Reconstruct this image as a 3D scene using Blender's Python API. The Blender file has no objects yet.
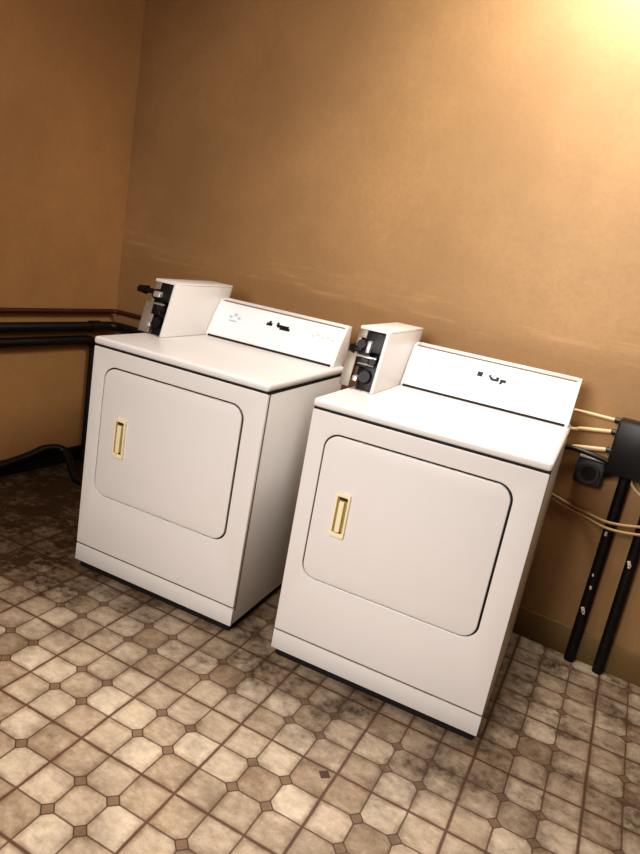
import bpy, bmesh, math, random
from mathutils import Vector, Matrix

random.seed(7)
scene = bpy.context.scene
col = scene.collection

# ------------------------------------------------------------------ materials
class NT:
    """small helper around a node tree"""
    def __init__(self, name):
        self.m = bpy.data.materials.new(name)
        self.m.use_nodes = True
        self.t = self.m.node_tree
        self.t.nodes.clear()
        self.out = self.n('ShaderNodeOutputMaterial')
        self.b = self.n('ShaderNodeBsdfPrincipled')
        self.l(self.b.outputs[0], self.out.inputs[0])
        self._c = None
    def n(self, typ, **kw):
        x = self.t.nodes.new(typ)
        for k, v in kw.items():
            setattr(x, k, v)
        return x
    def l(self, a, b):
        self.t.links.new(a, b)
    def setin(self, sock, v):
        if hasattr(v, 'is_output'):
            self.l(v, sock)
        else:
            sock.default_value = v
    def math(self, op, a, b=0.0, c=0.0, clamp=False):
        x = self.n('ShaderNodeMath', operation=op, use_clamp=clamp)
        for i, v in enumerate((a, b, c)):
            self.setin(x.inputs[i], v)
        return x.outputs[0]
    def mix(self, f, a, b, mode='MIX'):
        x = self.n('ShaderNodeMix', data_type='RGBA', blend_type=mode)
        self.setin(x.inputs[0], f)
        self.setin(x.inputs[6], a)
        self.setin(x.inputs[7], b)
        return x.outputs[2]
    def coord(self):
        if self._c is None:
            self._c = self.n('ShaderNodeTexCoord').outputs['Object']
        return self._c
    def world(self):
        return self.n('ShaderNodeNewGeometry').outputs['Position']
    def mapped(self, src, loc=(0, 0, 0), rot=(0, 0, 0), scale=(1, 1, 1)):
        x = self.n('ShaderNodeMapping')
        self.l(src, x.inputs[0])
        x.inputs[1].default_value = loc
        x.inputs[2].default_value = rot
        x.inputs[3].default_value = scale
        return x.outputs[0]
    def noise(self, src, scale, detail=4, rough=0.55):
        x = self.n('ShaderNodeTexNoise')
        self.l(src, x.inputs['Vector'])
        x.inputs['Scale'].default_value = scale
        x.inputs['Detail'].default_value = detail
        x.inputs['Roughness'].default_value = rough
        return x.outputs[0]
    def ramp(self, f, lo, hi):
        x = self.n('ShaderNodeMapRange', clamp=True, interpolation_type='SMOOTHSTEP')
        self.setin(x.inputs[0], f)
        x.inputs[1].default_value = lo
        x.inputs[2].default_value = hi
        return x.outputs[0]
    def bump(self, h, strength=0.2, dist=0.01):
        x = self.n('ShaderNodeBump')
        x.inputs['Strength'].default_value = strength
        x.inputs['Distance'].default_value = dist
        self.l(h, x.inputs['Height'])
        self.l(x.outputs[0], self.b.inputs['Normal'])
    def base(self, c):
        self.setin(self.b.inputs['Base Color'], c)
    def rough(self, r):
        self.setin(self.b.inputs['Roughness'], r)

def rgb(r, g, b):
    """sRGB 0-255 -> linear rgba"""
    f = lambda c: (c / 255 / 12.92) if c / 255 <= 0.04045 else ((c / 255 + 0.055) / 1.055) ** 2.4
    return (f(r), f(g), f(b), 1.0)

def mat(name, c, rough=0.5, metal=0.0, var=0.12, scale=14, bump=0.0, coat=0.0):
    """plain surface with a little procedural wear"""
    k = NT(name)
    n = k.noise(k.coord(), scale, 5)
    d = tuple(x * (1 - var) for x in c[:3]) + (1,)
    u = tuple(min(1, x * (1 + var)) for x in c[:3]) + (1,)
    k.base(k.mix(n, d, u))
    k.rough(rough)
    k.b.inputs['Metallic'].default_value = metal
    k.b.inputs['Coat Weight'].default_value = coat
    if bump:
        k.bump(k.noise(k.coord(), scale * 6, 3), bump, 0.004)
    return k.m

# painted wall: tan, mottled, with a rubbed smear band at appliance height
def wall_mat(name, c, along, smear):
    k = NT(name)
    p = k.world()
    big = k.noise(p, 1.3, 5, 0.6)
    fine = k.noise(p, 60, 3, 0.6)
    c0 = tuple(x * 0.86 for x in c[:3]) + (1,)
    c1 = tuple(min(1, x * 1.12) for x in c[:3]) + (1,)
    a = k.mix(k.ramp(big, 0.3, 0.7), c0, c1)
    a = k.mix(k.math('MULTIPLY', k.ramp(fine, 0.35, 0.75), 0.22), a, tuple(x * 0.72 for x in c[:3]) + (1,))
    sep = k.n('ShaderNodeSeparateXYZ'); k.l(p, sep.inputs[0])
    z = sep.outputs[2]
    if smear:
        st = k.noise(k.mapped(p, scale=(1.1, 1, 13)), 2.6, 6, 0.65)
        wob = k.noise(k.mapped(p, scale=(1, 1, 0.1)), 2.0, 3)
        zz = k.math('ADD', z, k.math('MULTIPLY', k.math('SUBTRACT', wob, 0.5), 0.10))
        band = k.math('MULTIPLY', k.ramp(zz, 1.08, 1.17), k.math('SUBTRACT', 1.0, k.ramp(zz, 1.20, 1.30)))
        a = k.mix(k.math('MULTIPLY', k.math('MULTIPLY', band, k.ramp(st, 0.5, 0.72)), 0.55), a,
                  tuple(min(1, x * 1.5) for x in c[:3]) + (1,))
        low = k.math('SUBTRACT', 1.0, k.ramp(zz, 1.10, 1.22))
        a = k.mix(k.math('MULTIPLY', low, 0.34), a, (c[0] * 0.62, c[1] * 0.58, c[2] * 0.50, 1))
        # vertical brush streaks and grime on the lower wall
        vs = k.noise(k.mapped(p, scale=(34, 1, 1.2)), 1.0, 4, 0.7)
        lowz = k.math('SUBTRACT', 1.0, k.ramp(z, 0.45, 0.72))
        a = k.mix(k.math('MULTIPLY', k.math('MULTIPLY', lowz, k.ramp(vs, 0.52, 0.72)), 0.4), a,
                  (c[0] * 1.15, c[1] * 1.2, c[2] * 1.0, 1))
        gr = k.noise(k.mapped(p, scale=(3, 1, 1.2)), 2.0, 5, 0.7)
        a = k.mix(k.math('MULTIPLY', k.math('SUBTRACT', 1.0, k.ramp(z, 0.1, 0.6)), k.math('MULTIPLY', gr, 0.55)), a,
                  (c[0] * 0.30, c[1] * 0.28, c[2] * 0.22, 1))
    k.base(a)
    k.rough(0.48)
    k.b.inputs['Specular IOR Level'].default_value = 0.35
    k.bump(k.math('ADD', k.noise(p, 35, 5, 0.6), k.math('MULTIPLY', big, 1.5)), 0.12, 0.006)
    return k.m

# sheet vinyl printed as clipped-corner tiles: repeat of 3 x 3 tiles with four diamonds
TX, TY, TS, TR = -0.1439, -0.6674, 0.3102, 0.0904
def floor_mat():
    k = NT('vinyl_tile')
    p = k.world()
    q = k.mapped(p, loc=(TX, TY, 0), rot=(0, 0, TR), scale=(TS, TS, TS))
    for n in k.t.nodes:
        if n.bl_idname == 'ShaderNodeMapping':
            n.vector_type = 'TEXTURE'
    sep = k.n('ShaderNodeSeparateXYZ'); k.l(q, sep.inputs[0])
    wn = k.noise(p, 9, 3)
    wob = k.math('MULTIPLY', k.math('SUBTRACT', wn, 0.5), 0.018)
    U = k.math('ADD', sep.outputs[0], wob); V = k.math('ADD', sep.outputs[1], wob)
    u = k.math('FRACT', U); v = k.math('FRACT', V)
    # distance to the big joint
    dbu = k.math('MINIMUM', u, k.math('SUBTRACT', 1.0, u))
    dbv = k.math('MINIMUM', v, k.math('SUBTRACT', 1.0, v))
    db = k.math('MINIMUM', dbu, dbv)
    big = k.math('SUBTRACT', 1.0, k.ramp(db, 0.008, 0.020))
    # small joints
    a = k.math('FRACT', k.math('MULTIPLY', U, 3.0)); b = k.math('FRACT', k.math('MULTIPLY', V, 3.0))
    da = k.math('MINIMUM', a, k.math('SUBTRACT', 1.0, a)); dbb = k.math('MINIMUM', b, k.math('SUBTRACT', 1.0, b))
    small = k.math('SUBTRACT', 1.0, k.ramp(k.math('MINIMUM', da, dbb), 0.012, 0.036))
    # diamonds at inner crossings (1/3,2/3)
    cu = k.math('ABSOLUTE', k.math('SUBTRACT', k.math('ABSOLUTE', k.math('SUBTRACT', u, 0.5)), 1 / 6))
    cv = k.math('ABSOLUTE', k.math('SUBTRACT', k.math('ABSOLUTE', k.math('SUBTRACT', v, 0.5)), 1 / 6))
    dd = k.math('ADD', cu, cv)
    dia_in = k.math('SUBTRACT', 1.0, k.ramp(dd, 0.052, 0.058))
    dia_edge = k.math('MULTIPLY', k.math('SUBTRACT', 1.0, k.ramp(dd, 0.068, 0.076)), k.ramp(dd, 0.052, 0.058))
    # per tile tone
    iu = k.math('FLOOR', k.math('MULTIPLY', U, 3.0)); iv = k.math('FLOOR', k.math('MULTIPLY', V, 3.0))
    cmb = k.n('ShaderNodeCombineXYZ'); k.l(iu, cmb.inputs[0]); k.l(iv, cmb.inputs[1])
    wh = k.n('ShaderNodeTexWhiteNoise', noise_dimensions='3D'); k.l(cmb.outputs[0], wh.inputs[0])
    rnd = wh.outputs[0]
    mu = k.math('COMPARE', k.math('FLOORED_MODULO', iu, 3.0), 1.0, 0.1)
    mv = k.math('COMPARE', k.math('FLOORED_MODULO', iv, 3.0), 1.0, 0.1)
    edge = k.math('ABSOLUTE', k.math('SUBTRACT', mu, mv))          # 1 on the four mid-edge tiles
    centre = k.math('MULTIPLY', mu, mv)
    marb = k.noise(k.mapped(p, scale=(1.0, 1.6, 1)), 22, 8, 0.76)
    tone = k.math('ADD', k.math('MULTIPLY', rnd, 0.34), k.math('MULTIPLY', k.math('SUBTRACT', marb, 0.38), 1.35))
    tone = k.math('ADD', tone, k.math('MULTIPLY', edge, 0.20))
    tone = k.math('SUBTRACT', tone, k.math('MULTIPLY', centre, 0.10), clamp=True)
    tile = k.mix(tone, rgb(160, 135, 108), rgb(248, 231, 205))
    # a soft brown rim inside every tile
    rim = k.math('SUBTRACT', 1.0, k.ramp(k.math('MINIMUM', da, dbb), 0.03, 0.20))
    tile = k.mix(k.math('MULTIPLY', k.math('MULTIPLY', rim, k.ramp(k.noise(p, 14, 5, 0.7), 0.3, 0.7)), 0.62), tile, rgb(112, 82, 54))
    c = k.mix(k.math('MULTIPLY', small, 0.85), tile, rgb(88, 64, 48))
    c = k.mix(dia_edge, c, rgb(84, 62, 47))
    c = k.mix(dia_in, c, rgb(139, 114, 90))
    c = k.mix(k.math('MULTIPLY', big, 0.85), c, rgb(104, 70, 53))
    # ground-in dirt: patches, heavier by the dryers with painted shadow mixed in, more leftward
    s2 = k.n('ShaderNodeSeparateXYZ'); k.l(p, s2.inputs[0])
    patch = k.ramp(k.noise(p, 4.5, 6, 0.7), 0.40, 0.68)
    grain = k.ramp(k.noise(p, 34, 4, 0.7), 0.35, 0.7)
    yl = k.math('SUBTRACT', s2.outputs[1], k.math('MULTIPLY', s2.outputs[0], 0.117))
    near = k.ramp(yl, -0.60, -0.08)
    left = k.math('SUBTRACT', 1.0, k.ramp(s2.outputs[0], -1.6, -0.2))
    dirt_shade = k.math('ADD', k.math('MULTIPLY', patch, 0.46), k.math('MULTIPLY', near, k.math('ADD', 0.52, k.math('MULTIPLY', left, 0.42))))
    dirt_shade = k.math('MULTIPLY', dirt_shade, k.math('ADD', 0.80, k.math('MULTIPLY', grain, 0.30)), clamp=True)
    c = k.mix(dirt_shade, c, rgb(66, 47, 28))
    # a missing chip of the print
    fx = k.math('ABSOLUTE', k.math('SUBTRACT', s2.outputs[0], 0.421))
    fy = k.math('ABSOLUTE', k.math('SUBTRACT', s2.outputs[1], -0.327))
    chip = k.math('LESS_THAN', k.math('ADD', fx, k.math('MULTIPLY', fy, 1.0)), 0.019)
    c = k.mix(k.math('MULTIPLY', chip, 0.9), c, rgb(62, 30, 22))
    k.base(c)
    k.rough(k.math('ADD', 0.42, k.math('MULTIPLY', marb, 0.3)))
    h = k.math('SUBTRACT', 1.0, k.math('MAXIMUM', small, big))
    k.bump(k.math('ADD', k.math('MULTIPLY', h, 0.8), k.math('MULTIPLY', marb, 0.5)), 0.25, 0.003)
    return k.m

def enamel(name, c):
    k = NT(name)
    n = k.noise(k.coord(), 3.0, 5, 0.6)
    f = k.noise(k.coord(), 40, 4, 0.7)
    a = k.mix(n, c, tuple(x * 0.93 for x in c[:3]) + (1,))
    a = k.mix(k.math('MULTIPLY', k.ramp(f, 0.6, 0.8), 0.12), a, tuple(x * y for x, y in zip(c[:3], (0.75, 0.68, 0.58))) + (1,))
    k.base(a)
    k.rough(0.34)
    k.bump(k.noise(k.coord(), 160, 2), 0.03, 0.001)
    return k.m

def speckled(name, dark, light, lo, hi, scale, rough=0.5, metal=0.3):
    k = NT(name)
    n = k.noise(k.coord(), scale, 4, 0.7)
    k.base(k.mix(k.ramp(n, lo, hi), dark, light))
    k.rough(rough)
    k.b.inputs['Metallic'].default_value = metal
    k.bump(n, 0.3, 0.002)
    return k.m

M = {}
M['wall_back'] = wall_mat('tan_wall_paint', rgb(175, 139, 98), 'x', True)
M['wall_left'] = wall_mat('ochre_wall_paint', rgb(172, 131, 86), 'y', False)
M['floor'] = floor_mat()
M['ceiling'] = mat('ceiling_paint', rgb(214, 196, 164), 0.8)
M['base'] = mat('olive_vinyl_base', rgb(112, 88, 52), 0.5, var=0.3, scale=7)
M['base_dark'] = mat('black_rubber_base', rgb(26, 21, 17), 0.5, var=0.3)
M['white'] = enamel('white_enamel', rgb(226, 222, 218))
M['panel'] = enamel('console_white', rgb(232, 230, 232))
M['gap'] = mat('dark_seam_shade', rgb(18, 15, 13), 0.7)
M['shade'] = mat('grey_seam_shade', rgb(112, 94, 76), 0.6)
M['cream'] = mat('almond_plastic', rgb(236, 224, 190), 0.35, var=0.08)
M['gold'] = mat('olive_gold_plastic', rgb(158, 136, 74), 0.4, var=0.2)
M['brown'] = mat('dark_brown_plastic', rgb(58, 44, 22), 0.5)
M['ink'] = mat('black_print', rgb(16, 13, 14), 0.5)
M['blue'] = mat('blue_grey_print', rgb(176, 184, 204), 0.5)
M['greyprint'] = mat('grey_print', rgb(206, 199, 197), 0.5)
M['black'] = mat('black_plastic', rgb(15, 14, 15), 0.4, var=0.3)
M['black_metal'] = speckled('worn_black_pipe', rgb(17, 13, 10), rgb(60, 42, 30), 0.55, 0.80, 26, 0.55)
M['chips'] = mat('pale_chipped_paint', rgb(206, 190, 174), 0.7)
M['mech'] = speckled('coin_mechanism_metal', rgb(7, 6, 7), rgb(70, 66, 64), 0.60, 0.70, 70, 0.5, 0.0)
M['steel'] = mat('bright_steel', rgb(206, 204, 200), 0.3, metal=0.6, var=0.2, scale=60)
M['greymetal'] = mat('grey_metal', rgb(150, 140, 128), 0.45, metal=0.2, var=0.15, scale=20)
M['dgrey'] = mat('slate_grey_plastic', rgb(64, 62, 62), 0.5)
M['conduit'] = mat('cream_painted_conduit', rgb(222, 194, 150), 0.45, var=0.15, scale=30)
M['cable'] = mat('tan_cable', rgb(178, 146, 104), 0.5, var=0.2, scale=30)
M['redpipe'] = mat('rust_red_pipe', rgb(72, 30, 24), 0.5, var=0.3, scale=20)
M['blackpipe'] = mat('black_pipe_paint', rgb(20, 15, 11), 0.45, var=0.3, scale=20)

# ------------------------------------------------------------------ mesh helpers
def link(name, me, m, parent=None, loc=(0, 0, 0), rot=(0, 0, 0)):
    me.name = name
    me.materials.clear(); me.materials.append(m)
    o = bpy.data.objects.new(name, me)
    col.objects.link(o)
    o.location = loc; o.rotation_euler = rot
    if parent: o.parent = parent
    return o

def finish(bm, smooth=True, angle=32):
    me = bpy.data.meshes.new('m')
    bmesh.ops.recalc_face_normals(bm, faces=bm.faces)
    bm.to_mesh(me); bm.free()
    if smooth:
        for f in me.polygons: f.use_smooth = True
        me.set_sharp_from_angle(angle=math.radians(angle))
    return me

def box_bm(bm, x0, x1, y0, y1, z0, z1, bev=0.0, seg=2, mtx=None):
    t = bmesh.new()
    bmesh.ops.create_cube(t, size=1.0)
    for v in t.verts:
        v.co = Vector(((x0 + x1) / 2 + v.co.x * (x1 - x0), (y0 + y1) / 2 + v.co.y * (y1 - y0), (z0 + z1) / 2 + v.co.z * (z1 - z0)))
    if bev:
        bmesh.ops.bevel(t, geom=list(t.edges), offset=bev, segments=seg, profile=0.5, affect='EDGES')
    if mtx is not None:
        bmesh.ops.transform(t, matrix=mtx, verts=t.verts)
    me = bpy.data.meshes.new('t'); t.to_mesh(me); t.free()
    bm.from_mesh(me); bpy.data.meshes.remove(me)

def boxes(*lst):
    bm = bmesh.new()
    for b in lst: box_bm(bm, *b)
    return finish(bm)

def cyl_bm(bm, p0, p1, r0, r1=None, seg=20):
    p0, p1 = Vector(p0), Vector(p1)
    d = p1 - p0
    q = Vector((0, 0, 1)).rotation_difference(d.normalized()).to_matrix().to_4x4()
    bmesh.ops.create_cone(bm, cap_ends=True, segments=seg, radius1=r0, radius2=r0 if r1 is None else r1,
                          depth=d.length, matrix=Matrix.Translation((p0 + p1) / 2) @ q)

def rrect(x0, x1, z0, z1, r, n=8):
    pts = []
    for cx, cz, a0 in ((x1 - r, z0 + r, -90), (x1 - r, z1 - r, 0), (x0 + r, z1 - r, 90), (x0 + r, z0 + r, 180)):
        for i in range(n + 1):
            a = math.radians(a0 + 90 * i / n)
            pts.append((cx + r * math.cos(a), cz + r * math.sin(a)))
    return pts

def curve_mesh(loops, depth, bev=0.0):
    """flat plate with optional holes from closed 2-D loops; x,z plane, thickness along +-y"""
    c = bpy.data.curves.new('c', 'CURVE'); c.dimensions = '2D'; c.fill_mode = 'BOTH'
    c.extrude = depth / 2 - bev; c.bevel_depth = bev; c.bevel_resolution = 2; c.offset = -bev
    for lp in loops:
        s = c.splines.new('POLY'); s.points.add(len(lp) - 1); s.use_cyclic_u = True
        for p, (x, z) in zip(s.points, lp): p.co = (x, z, 0, 1)
    o = bpy.data.objects.new('c', c); col.objects.link(o)
    dg = bpy.context.evaluated_depsgraph_get()
    me = bpy.data.meshes.new_from_object(o.evaluated_get(dg))
    bpy.data.objects.remove(o); bpy.data.curves.remove(c)
    me.transform(Matrix.Rotation(math.radians(90), 4, 'X'))
    bm = bmesh.new(); bm.from_mesh(me); bpy.data.meshes.remove(me)
    bmesh.ops.remove_doubles(bm, verts=bm.verts, dist=1e-5)
    return finish(bm)

def shift(me, d):
    me.transform(Matrix.Translation(d)); return me

def round_path(pts, r, n=6):
    P = [Vector(p) for p in pts]
    if r <= 0 or len(P) < 3: return P
    out = [P[0]]
    for a, b, c in zip(P, P[1:], P[2:]):
        d0, d1 = (a - b), (c - b)
        k = min(r, d0.length * 0.49, d1.length * 0.49)
        s, e = b + d0.normalized() * k, b + d1.normalized() * k
        for i in range(n + 1):
            t = i / n
            out.append((1 - t) ** 2 * s + 2 * t * (1 - t) * b + t * t * e)
    out.append(P[-1])
    return out

def tube_bm(bm, pts, r, seg=14, bend=0.0):
    P = round_path(pts, bend)
    rings = []; up = None
    for i, p in enumerate(P):
        d = ((P[min(i + 1, len(P) - 1)] - P[max(i - 1, 0)])).normalized()
        if up is None:
            up = d.orthogonal().normalized()
        up = (up - d * up.dot(d)).normalized()
        s = d.cross(up)
        rr = r[i] if isinstance(r, (list, tuple)) else r
        rings.append([bm.verts.new(p + rr * (math.cos(a) * up + math.sin(a) * s)) for a in [2 * math.pi * j / seg for j in range(seg)]])
    for A, B in zip(rings, rings[1:]):
        for j in range(seg):
            bm.faces.new((A[j], A[(j + 1) % seg], B[(j + 1) % seg], B[j]))
    bm.faces.new(rings[0][::-1]); bm.faces.new(rings[-1])

def tube(pts, r, seg=14, bend=0.0):
    bm = bmesh.new(); tube_bm(bm, pts, r, seg, bend); return finish(bm, angle=60)

def spline(pts, n=10):
    """Catmull-Rom through points"""
    P = [Vector(p) for p in pts]; P = [P[0]] + P + [P[-1]]
    out = []
    for i in range(1, len(P) - 2):
        a, b, c, d = P[i - 1:i + 3]
        for j in range(n):
            t = j / n
            out.append(0.5 * ((2 * b) + (c - a) * t + (2 * a - 5 * b + 4 * c - d) * t * t + (3 * b - a - 3 * c + d) * t ** 3))
    out.append(P[-2]); return out

def tag(o, label=None, cat=None, group=None, kind=None):
    if label: o['label'] = label
    if cat: o['category'] = cat
    if group: o['group'] = group
    if kind: o['kind'] = kind
    return o

def empty(name, loc, rz=0.0):
    o = bpy.data.objects.new(name, None); col.objects.link(o)
    o.location = loc; o.rotation_euler = (0, 0, rz); o.empty_display_size = 0.1
    return o

# ------------------------------------------------------------------ room
XL, YW, ZC = -1.8139, 0.8615, 2.75
XR, YF = 2.6, -3.4
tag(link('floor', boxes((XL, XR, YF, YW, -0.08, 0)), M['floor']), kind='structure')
tag(link('wall_back', boxes((XL - 0.1, XR, YW, YW + 0.1, -0.08, ZC)), M['wall_back']), kind='structure')
tag(link('wall_left', boxes((XL - 0.1, XL, YF, YW, -0.08, ZC)), M['wall_left']), kind='structure')
tag(link('ceiling', boxes((XL - 0.1, XR, YF, YW + 0.1, ZC, ZC + 0.08)), M['ceiling']), kind='structure')
tag(link('baseboard_back', boxes((XL + 0.012, XR, YW - 0.010, YW, 0, 0.118, 0.003)), M['base']), kind='structure')
tag(link('baseboard_left', boxes((XL, XL + 0.012, YF, YW, 0, 0.085, 0.003)), M['base_dark']), kind='structure')

# ------------------------------------------------------------------ dryers
W, D = 0.7153, 0.6395
YC, YT = 0.5484, 0.634           # console face foot and head
def profile_mesh(prof, x0, x1, bev=0.0):
    """extrude a (y,z) profile along x"""
    bm = bmesh.new()
    A = [bm.verts.new((x0, y, z)) for y, z in prof]; B = [bm.verts.new((x1, y, z)) for y, z in prof]
    n = len(prof)
    for i in range(n):
        bm.faces.new((A[i], A[(i + 1) % n], B[(i + 1) % n], B[i]))
    bm.faces.new(A[::-1]); bm.faces.new(B)
    if bev:
        bmesh.ops.recalc_face_normals(bm, faces=bm.faces)
        bmesh.ops.bevel(bm, geom=[e for e in bm.edges if len(e.link_faces) == 2 and e.calc_face_angle() > 0.5], offset=bev, segments=2, profile=0.5, affect='EDGES')
    return finish(bm)

def console_point(t, off=0.0):
    """point on the sloping console face, t 0 (foot) .. 1 (head)"""
    y = YC + 0.006 + (YT - YC - 0.010) * t - 0.006 * math.sin(math.pi * t)
    z = 0.925 + (1.059 - 0.925) * t
    dy, dz = (YT - YC), 0.16
    l = math.hypot(dy, dz)
    return y - off * dz / l, z + off * dy / l

def print_strip(x0, x1, t0, t1):
    """thin raised printing that follows the console face"""
    prof = [console_point(t0, -0.001), console_point(t0, 0.0012), console_point(t1, 0.0012), console_point(t1, -0.001)]
    bm = bmesh.new()
    A = [bm.verts.new((x0, y, z)) for y, z in prof]; B = [bm.verts.new((x1, y, z)) for y, z in prof]
    for i in range(4):
        bm.faces.new((A[i], A[(i + 1) % 4], B[(i + 1) % 4], B[i]))
    bm.faces.new(A[::-1]); bm.faces.new(B)
    return bm

def strips(lst):
    bm = bmesh.new()
    for s in lst:
        t = print_strip(*s); me = bpy.data.meshes.new('t'); t.to_mesh(me); t.free()
        bm.from_mesh(me); bpy.data.meshes.remove(me)
    return finish(bm, False)

def make_dryer(side):
    root = empty('clothes_dryer', (0, 0, 0))
    # body shell behind the front panel
    bm = bmesh.new()
    box_bm(bm, 0, W, 0.014, D, 0.034, 0.8805, 0.006, 2)
    cab = link('cabinet', finish(bm), M['white'], root)
    # ribbed fold where the wrap-around side meets the front panel
    link('side_seam', boxes((W - 0.0015, W + 0.0006, 0.016, 0.0195, 0.09, 0.88)), M['shade'], cab)
    # front panel with the door opening
    dx0, dx1, dz0, dz1, dr = 0.0615, 0.6345, 0.334, 0.8165, 0.046
    outer = rrect(0.0, W, 0.1075, 0.8815, 0.004, 3)
    hole = rrect(dx0 - 0.0045, dx1 + 0.0062, dz0 - 0.0042, dz1 + 0.0050, dr + 0.004, 8)
    fp = link('front_panel', shift(curve_mesh([outer, hole], 0.0145, 0.003), (0, 0.00725, 0)), M['white'], root)
    link('door_seal', boxes((dx0 - 0.012, dx1 + 0.012, 0.008, 0.0146, dz0 - 0.012, dz1 + 0.012, 0.002)), M['gap'], fp)
    # door: flush slab with rounded corners and a slightly crowned edge
    door = link('door', shift(curve_mesh([rrect(dx0, dx1, dz0, dz1, dr, 10)], 0.012, 0.0035), (0, 0.0035, 0)), M['white'], root)
    # moulded pull near the left edge of the door
    hx0, hx1, hz0, hz1 = 0.132, 0.180, 0.500, 0.648
    link('handle_frame', shift(curve_mesh([rrect(hx0, hx1, hz0, hz1, 0.007, 5), rrect(hx0 + 0.007, hx1 - 0.007, hz0 + 0.015, hz1 - 0.013, 0.004, 4)], 0.009, 0.0015), (0, -0.0060, 0)), M['cream'], door)
    link('handle_recess', boxes((hx0 + 0.005, hx1 - 0.005, -0.0042, -0.002, hz0 + 0.013, hz1 - 0.011)), M['gold'], door)
    link('handle_grip', shift(curve_mesh([rrect(hx0 + 0.0145, hx1 - 0.0165, hz0 + 0.018, hz1 - 0.026, 0.004, 4)], 0.010, 0.002), (0, -0.0072, 0)), M['cream'], door)
    link('handle_slot', boxes((hx0 + 0.012, hx1 - 0.009, -0.0056, -0.004, hz1 - 0.024, hz1 - 0.015)), M['brown'], door)
    link('handle_slot', boxes((hx0 + 0.013, hx1 - 0.013, -0.0056, -0.004, hz0 + 0.0155, hz0 + 0.0215)), M['brown'], door)
    # toe panel under the front panel
    link('toe_panel', boxes((0, W, 0.0, 0.014, 0.033, 0.1025, 0.0025)), M['white'], root)
    link('seam', boxes((0.004, W - 0.004, 0.003, 0.0142, 0.100, 0.110)), M['shade'], root)
    link('seam', boxes((0.003, W - 0.0005, 0.0015, D - 0.004, 0.8795, 0.8905)), M['gap'], root)
    bm = bmesh.new(); box_bm(bm, 0.014, W - 0.012, 0.018, D - 0.02, 0.002, 0.036)
    link('under_shadow', finish(bm), M['gap'], root)  # black block stands in for the shadow under the dryer
    # lid
    bm = bmesh.new(); box_bm(bm, -0.003, W + 0.003, -0.004, D + 0.004, 0.8875, 0.9155, 0.011, 4)
    link('top_panel', finish(bm, angle=50), M['white'], root)
    for x, y in ((0.05, 0.06), (W - 0.05, 0.06), (0.05, D - 0.06), (W - 0.05, D - 0.06)):
        bm = bmesh.new(); cyl_bm(bm, (x, y, 0), (x, y, 0.008), 0.02); cyl_bm(bm, (x, y, 0.006), (x, y, 0.034), 0.008)
        link('levelling_foot', finish(bm), M['black'], root)
    # sloping control console
    CX = 0.108
    CR = W - (0.030 if side == 'left' else 0.018)
    prof = [console_point(i / 8) for i in range(9)] + [(YT + 0.004, 1.0625), (YT + 0.028, 1.061), (YT + 0.030, 0.914), (YC + 0.006, 0.914)]
    con = link('control_panel', profile_mesh(prof, CX, CR), M['panel'], root)
    link('panel_shadow_gap', boxes((CX, CR, YC + 0.0022, YC + 0.012, 0.914, 0.9235)), M['gap'], con)
    cap = [(YC, 0.914), (YC - 0.001, 0.924)] + [(y - 0.003, z) for y, z in [console_point(i / 6) for i in range(1, 6)]] + [(YT - 0.002, 1.068), (YT + 0.042, 1.075), (YT + 0.046, 0.914)]
    link('end_cap', profile_mesh(cap, CR, CR + 0.013, 0.002), M['white'], con)
    link('end_cap', profile_mesh(cap, CX - 0.010, CX, 0.002), M['white'], con)
    link('rear_trim', boxes((CX, CR, YT + 0.034, YT + 0.046, 0.914, 1.0750, 0.002)), M['white'], con)
    link('top_channel_shade', boxes((CX, CR, YT + 0.0035, YT + 0.036, 1.045, 1.0640)), M['shade'], con)  # grey-brown strip puts shade into the colour of the recessed top
    # printing on the console
    if side == 'left':
        link('emblem', strips([(0.352, 0.378, 0.640, 0.720), (0.361, 0.371, 0.71, 0.775)]), M['ink'], con)
        link('logo_lettering', strips([(0.398, 0.408, 0.68, 0.78), (0.402, 0.440, 0.645, 0.725), (0.416, 0.462, 0.600, 0.672), (0.436, 0.455, 0.655, 0.725)]), M['ink'], con)
    else:
        link('emblem', strips([(0.360, 0.379, 0.640, 0.750)]), M['ink'], con)
        link('logo_lettering', strips([(0.402, 0.410, 0.67, 0.73), (0.408, 0.416, 0.62, 0.69), (0.414, 0.440, 0.605, 0.66), (0.429, 0.440, 0.63, 0.71), (0.445, 0.453, 0.56, 0.68), (0.451, 0.466, 0.61, 0.68)]), M['ink'], con)
    link('instruction_print', strips([(0.175 + 0.02 * i, 0.188 + 0.02 * i, 0.60 + 0.07 * (i % 2), 0.66 + 0.09 * (i % 2)) for i in range(3)] +
                                     [(0.180, 0.215, 0.50, 0.54)]), M['blue'], con)
    link('instruction_print', strips([(0.56 + 0.022 * i, 0.574 + 0.022 * i, 0.62 + 0.05 * (i % 2), 0.68 + 0.05 * (i % 2)) for i in range(5)]), M['greyprint'], con)
    # coin meter: upright case open at the front, lock mechanism showing
    cm_bm = bmesh.new()
    box_bm(cm_bm, 0.086, 0.097, 0.272, 0.682, 0.9165, 1.121, 0.002)         # right wall
    box_bm(cm_bm, -0.016, 0.097, 0.290, 0.682, 1.114, 1.126, 0.003)         # top
    box_bm(cm_bm, -0.016, 0.097, 0.672, 0.682, 0.930, 1.120, 0.001)         # back
    box_bm(cm_bm, -0.016, -0.010, 0.480, 0.682, 0.9165, 1.120, 0.001)       # rear half of left wall
    cm = link('coin_meter', finish(cm_bm), M['white'], root)
    mech = bmesh.new()
    box_bm(mech, 0.000, 0.086, 0.340, 0.560, 0.930, 1.110, 0.004)
    box_bm(mech, 0.016, 0.086, 0.290, 0.352, 1.044, 1.112, 0.004)
    box_bm(mech, 0.030, 0.080, 0.300, 0.352, 0.9145, 1.020, 0.005)
    box_bm(mech, 0.000, 0.044, 0.296, 0.360, 0.990, 1.050, 0.004)
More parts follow.
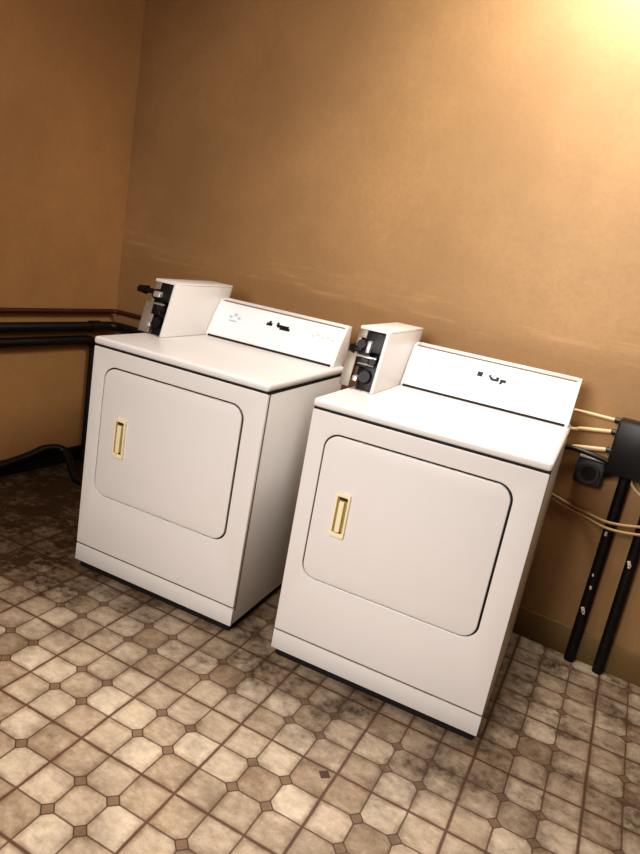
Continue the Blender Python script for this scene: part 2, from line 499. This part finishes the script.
    cyl_bm(mech, (0.050, 0.276, 0.965), (0.050, 0.345, 0.965), 0.020)
    cyl_bm(mech, (0.062, 0.280, 1.016), (0.062, 0.345, 1.016), 0.012)
    cyl_bm(mech, (0.006, 0.284, 1.066), (0.006, 0.350, 1.066), 0.016)
    box_bm(mech, 0.020, 0.066, 0.305, 0.372, 0.9145, 0.936, 0.003)
    link('coin_mechanism', finish(mech), M['mech'], cm)
    if side == 'left':
        link('coin_slide', boxes((0.004, 0.036, 0.272, 0.296, 1.058, 1.080, 0.003)), M['steel'], cm)
        link('slide_rail', boxes((0.000, 0.060, 0.282, 0.296, 1.030, 1.037, 0.002)), M['greymetal'], cm)
    else:
        link('coin_slide', boxes((0.030, 0.044, 0.272, 0.296, 1.042, 1.082, 0.003)), M['steel'], cm)
        link('slide_rail', boxes((0.000, 0.072, 0.282, 0.296, 1.024, 1.031, 0.002)), M['steel'], cm)
        link('slide_rail', boxes((0.010, 0.070, 0.284, 0.296, 1.000, 1.006, 0.002)), M['greymetal'], cm)
    link('lock', boxes((0.010, 0.028, 0.272, 0.298, 0.944, 0.962, 0.003)), M['steel'], cm)
    link('side_bracket', boxes((-0.040, 0.012 if side == 'left' else -0.004, 0.300, 0.312, 0.9165, 1.034, 0.003), (-0.040, -0.034, 0.300, 0.410, 0.9165, 1.010, 0.002)), M['greymetal'], cm)
    link('case_edge', boxes((-0.014, 0.014, 0.296, 0.335, 1.086, 1.124, 0.002), (-0.018, -0.004, 0.298, 0.335, 1.034, 1.10, 0.002)), M['greymetal'], cm)
    lv = bmesh.new()
    k = 1.22 if side == 'left' else 0.55
    zl = 1.074 if side == 'left' else 1.046
    cyl_bm(lv, (0.010, 0.300, zl), (0.010 - 0.062 * k, 0.300, zl), 0.010)
    cyl_bm(lv, (0.010 - 0.048 * k, 0.300, zl), (0.010 - 0.080 * k, 0.300, zl), 0.017, 0.013)
    link('lever', finish(lv), M['black'], cm)
    # the whole meter leans back like the console
    sh = Matrix.Identity(4); sh[1][2] = 0.28; sh[1][3] = -0.28 * 1.0
    for part in [cm] + list(cm.children):
        part.data.transform(sh)
    return root

left = make_dryer('left')
left.location = (-0.8807, -0.0942, 0.003); left.rotation_euler = (0, 0.006, 0.1189)
tag(left, 'white coin-operated dryer nearer the room corner and pipes on the left', 'dryer', 'pair of coin-operated dryers')
right = make_dryer('right')
right.location = (0, 0, 0); right.rotation_euler = (0, 0, 0.1133)
tag(right, 'white coin-operated dryer on the right, beside the black electrical box', 'dryer', 'pair of coin-operated dryers')

# ------------------------------------------------------------------ pipes in the left corner
px = XL + 0.030
o = link('wall_pipe', tube([(px, YF + 0.4, 0.818), (px, YW - 0.030, 0.835), (-0.95, YW - 0.030, 0.850)], 0.012, 14, 0.04), M['redpipe'])
tag(o, 'thin rust-red pipe along the left wall, topmost of the three', 'pipe', 'pipes along the left wall')
o = link('wall_pipe', tube([(px + 0.006, YF + 0.4, 0.742), (px + 0.006, YW - 0.036, 0.757), (-0.95, YW - 0.036, 0.760)], 0.024, 16, 0.06), M['blackpipe'])
bm = bmesh.new(); cyl_bm(bm, (px + 0.006, 0.66, 0.755), (px + 0.006, 0.72, 0.756), 0.030)
link('pipe_coupling', finish(bm), M['blackpipe'], o)
tag(o, 'thick black pipe along the left wall, middle of the three', 'pipe', 'pipes along the left wall')
o = link('wall_pipe', tube([(px + 0.006, YF + 0.4, 0.655), (px + 0.006, 0.70, 0.686), (px + 0.006, 0.70, 0.0)], 0.024, 16, 0.06), M['blackpipe'])
tag(o, 'lowest black pipe along the left wall, bending down behind the dryer', 'pipe', 'pipes along the left wall')
hose = spline([(XL + 0.035, -0.9, 0.055), (XL + 0.034, 0.0, 0.060), (XL + 0.034, 0.30, 0.085), (XL + 0.040, 0.44, 0.118), (XL + 0.075, 0.52, 0.108), (XL + 0.16, 0.50, 0.07), (XL + 0.26, 0.46, 0.024), (XL + 0.42, 0.46, 0.022)], 10)
tag(link('drain_hose', tube(hose, 0.021, 14), M['black']), 'black hose lying along the foot of the left wall', 'hose')

# ------------------------------------------------------------------ electrical cluster right of the dryers
yb = YW
t = empty('electrical_box', (0.90, yb, 0.87))
tag(t, 'large black electrical box on the wall right of the dryers', 'electrical box')
def P(x, y, z): return (x - 0.90, y - yb, z - 0.87)
bm = bmesh.new(); x0, x1, z0, z1 = 0.780, 1.025, 0.766, 0.964
box_bm(bm, x0 - 0.90, x1 - 0.90, -0.085, 0.0, z0 - 0.87, z1 - 0.87, 0.006)
link('case', finish(bm), M['black'], t)
bm = bmesh.new(); box_bm(bm, x0 - 0.896, x1 - 0.904, -0.094, -0.083, z0 - 0.866, z1 - 0.874, 0.004)
link('cover', finish(bm), M['black'], t)
for zz in (0.950, 0.906, 0.837):
    bm = bmesh.new()
    cyl_bm(bm, P(x0 - 0.018, yb - 0.03, zz), P(x0 + 0.004, yb - 0.03, zz), 0.011)
    link('conduit_connector', finish(bm), M['black'], t)

def wire(name, pts, r, m, label, cat, group=None, bend=0.0, sm=True):
    o = link(name, tube(spline(pts, 8) if sm else pts, r, 12, bend), m)
    return tag(o, label, cat, group)
wire('conduit', [(0.20, yb - 0.022, 0.920), (0.60, yb - 0.024, 0.946), (0.76, yb - 0.03, 0.950)], 0.0065, M['conduit'],
     'cream conduit entering the black electrical box, uppermost of three', 'conduit', 'conduits into the electrical box')
wire('conduit', [(0.20, yb - 0.030, 0.820), (0.60, yb - 0.030, 0.873), (0.66, yb - 0.030, 0.888), (0.76, yb - 0.03, 0.906)], 0.0075, M['conduit'],
     'cream conduit entering the black electrical box, middle of three', 'conduit', 'conduits into the electrical box')
wire('conduit', [(0.20, yb - 0.030, 0.758), (0.60, yb - 0.030, 0.802), (0.66, yb - 0.030, 0.818), (0.76, yb - 0.03, 0.837)], 0.0080, M['conduit'],
     'cream conduit entering the black electrical box, lowest of three', 'conduit', 'conduits into the electrical box')
wire('power_cord', [(0.30, yb - 0.082, 0.70), (0.56, yb - 0.080, 0.790), (0.64, yb - 0.080, 0.818), (0.72, yb - 0.080, 0.816), (0.782, yb - 0.076, 0.806)], 0.009, M['black'],
     'black cord running from behind the right dryer into the electrical box', 'cord')
# dryer receptacle: grey box, round black socket, bright clamp on top
t = empty('dryer_outlet', (0.728, yb, 0.742))
tag(t, 'grey surface-mounted outlet with round black socket beside the electrical box', 'outlet')
bm = bmesh.new(); box_bm(bm, -0.050, 0.052, -0.050, 0, -0.052, 0.050, 0.014, 3)
link('outlet_box', finish(bm), M['dgrey'], t)
bm = bmesh.new(); cyl_bm(bm, (0, -0.046, -0.002), (0, -0.062, -0.002), 0.042, 0.038, 32)
link('face_plate', finish(bm), M['dgrey'], t)
bm = bmesh.new(); cyl_bm(bm, (0.002, -0.058, 0.0), (0.002, -0.0635, 0.0), 0.028, 0.027, 28)
link('socket', finish(bm), M['black'], t)
link('cable_clamp', boxes((-0.045, 0.056, -0.056, -0.020, 0.050, 0.058, 0.002), (0.030, 0.062, -0.05, -0.02, 0.057, 0.064, 0.002)), M['steel'], t)

wire('power_cord', [(0.778, yb - 0.035, 0.745), (0.795, yb - 0.045, 0.758), (0.815, yb - 0.045, 0.775)], 0.011, M['black'],
     'short black cord from the outlet up into the electrical box', 'cord')
wire('wall_cable', [(0.20, yb - 0.012, 0.66), (0.50, yb - 0.012, 0.632), (0.60, yb - 0.012, 0.615), (0.685, yb - 0.012, 0.594), (0.76, yb - 0.016, 0.583), (0.845, yb - 0.062, 0.588), (0.95, yb - 0.062, 0.610), (1.10, yb - 0.014, 0.648), (1.5, yb - 0.012, 0.66)], 0.0055, M['cable'],
     'tan cable sagging along the wall, upper of the pair crossing the pipes', 'cable', 'tan wall cables')
wire('wall_cable', [(0.20, yb - 0.010, 0.640), (0.50, yb - 0.010, 0.618), (0.60, yb - 0.010, 0.600), (0.685, yb - 0.010, 0.578), (0.76, yb - 0.014, 0.566), (0.845, yb - 0.062, 0.565), (0.95, yb - 0.062, 0.580), (1.10, yb - 0.014, 0.612), (1.5, yb - 0.012, 0.63)], 0.0055, M['cable'],
     'tan cable sagging along the wall, lower of the pair crossing the pipes', 'cable', 'tan wall cables')
wire('wall_cable', [(0.868, yb - 0.030, 0.775), (0.872, yb - 0.020, 0.745), (0.900, yb - 0.012, 0.715), (0.960, yb - 0.012, 0.690), (1.10, yb - 0.012, 0.665)], 0.006, M['conduit'],
     'pale cable dropping from under the black electrical box to the right', 'cable', 'tan wall cables')

# two black floor-standing pipes
def riser(x0, x1, ztop, label, chips):
    o = link('riser_pipe', tube([(x0, yb - 0.032, 0.0), (x1, yb - 0.032, ztop)], 0.0195, 18), M['black_metal'])
    tag(o, label, 'pipe', 'black pipes below the electrical box')
    for zz, s in chips:
        bm = bmesh.new()
        x = x0 + (x1 - x0) * zz / ztop
        m = Matrix.Translation((x + random.uniform(-0.006, 0.004), yb - 0.0515, zz)) @ Matrix.Rotation(random.uniform(-0.5, 0.5), 4, 'Y')
        box_bm(bm, -0.005 * s, 0.005 * s, -0.0012, 0.004, -0.009 * s, 0.009 * s, 0.0016, 1, m)
        link('paint_chip', finish(bm), M['chips'], o)
riser(0.850, 0.850, 0.775, 'black vertical pipe under the electrical box, with pale paint chips', [(0.225, 1.3), (0.215, 0.9), (0.32, 0.8), (0.54, 1.0), (0.37, 0.6)])
riser(0.956, 0.950, 0.775, 'black vertical pipe nearer the right edge, next to the chipped one', [(0.46, 1.2), (0.45, 0.9)])

# ------------------------------------------------------------------ camera
cam = bpy.data.cameras.new('camera')
co = bpy.data.objects.new('camera', cam); col.objects.link(co)
cx, cy, cz, yaw, pit, rol, fpx = 0.9812, -1.7288, 1.3547, 0.5004, -0.2603, 0.1803, 663.5475
fwd = Vector((-math.sin(yaw) * math.cos(pit), math.cos(yaw) * math.cos(pit), math.sin(pit)))
rgt = Vector((math.cos(yaw), math.sin(yaw), 0)); upv = rgt.cross(fwd)
r2 = math.cos(rol) * rgt + math.sin(rol) * upv
u2 = -math.sin(rol) * rgt + math.cos(rol) * upv
m = Matrix((r2, u2, -fwd)).transposed().to_4x4(); m.translation = (cx, cy, cz)
co.matrix_world = m
cam.sensor_fit = 'VERTICAL'; cam.sensor_height = 36.0; cam.lens = fpx * 36.0 / 854.0
cam.clip_start = 0.02
scene.camera = co

# ------------------------------------------------------------------ light
def area(name, loc, target, sx, sy, power, c, spread=180):
    d = bpy.data.lights.new(name, 'AREA'); d.shape = 'RECTANGLE'; d.size = sx; d.size_y = sy
    d.energy = power; d.color = c; d.spread = math.radians(spread)
    o = bpy.data.objects.new(name, d); col.objects.link(o)
    o.location = loc
    o.rotation_euler = (Vector(target) - Vector(loc)).to_track_quat('-Z', 'Y').to_euler()
    return o
area('ceiling_lamp', (0.55, 0.30, 2.72), (0.55, 0.28, 0), 0.6, 0.5, 38, (1.0, 0.97, 0.92))
area('front_fill', (0.15, -2.5, 1.95), (0.25, 0.2, 0.45), 1.1, 1.1, 25, (1.0, 0.955, 0.93), 105)  # unseen fill added in front to brighten the dryer fronts
w = bpy.data.worlds.new('world'); scene.world = w; w.use_nodes = True
bg = w.node_tree.nodes['Background']
bg.inputs[0].default_value = (1.0, 0.60, 0.32, 1); bg.inputs[1].default_value = 0.09

scene.view_settings.view_transform = 'Standard'
scene.view_settings.look = 'Medium High Contrast'
scene.view_settings.exposure = 0.0
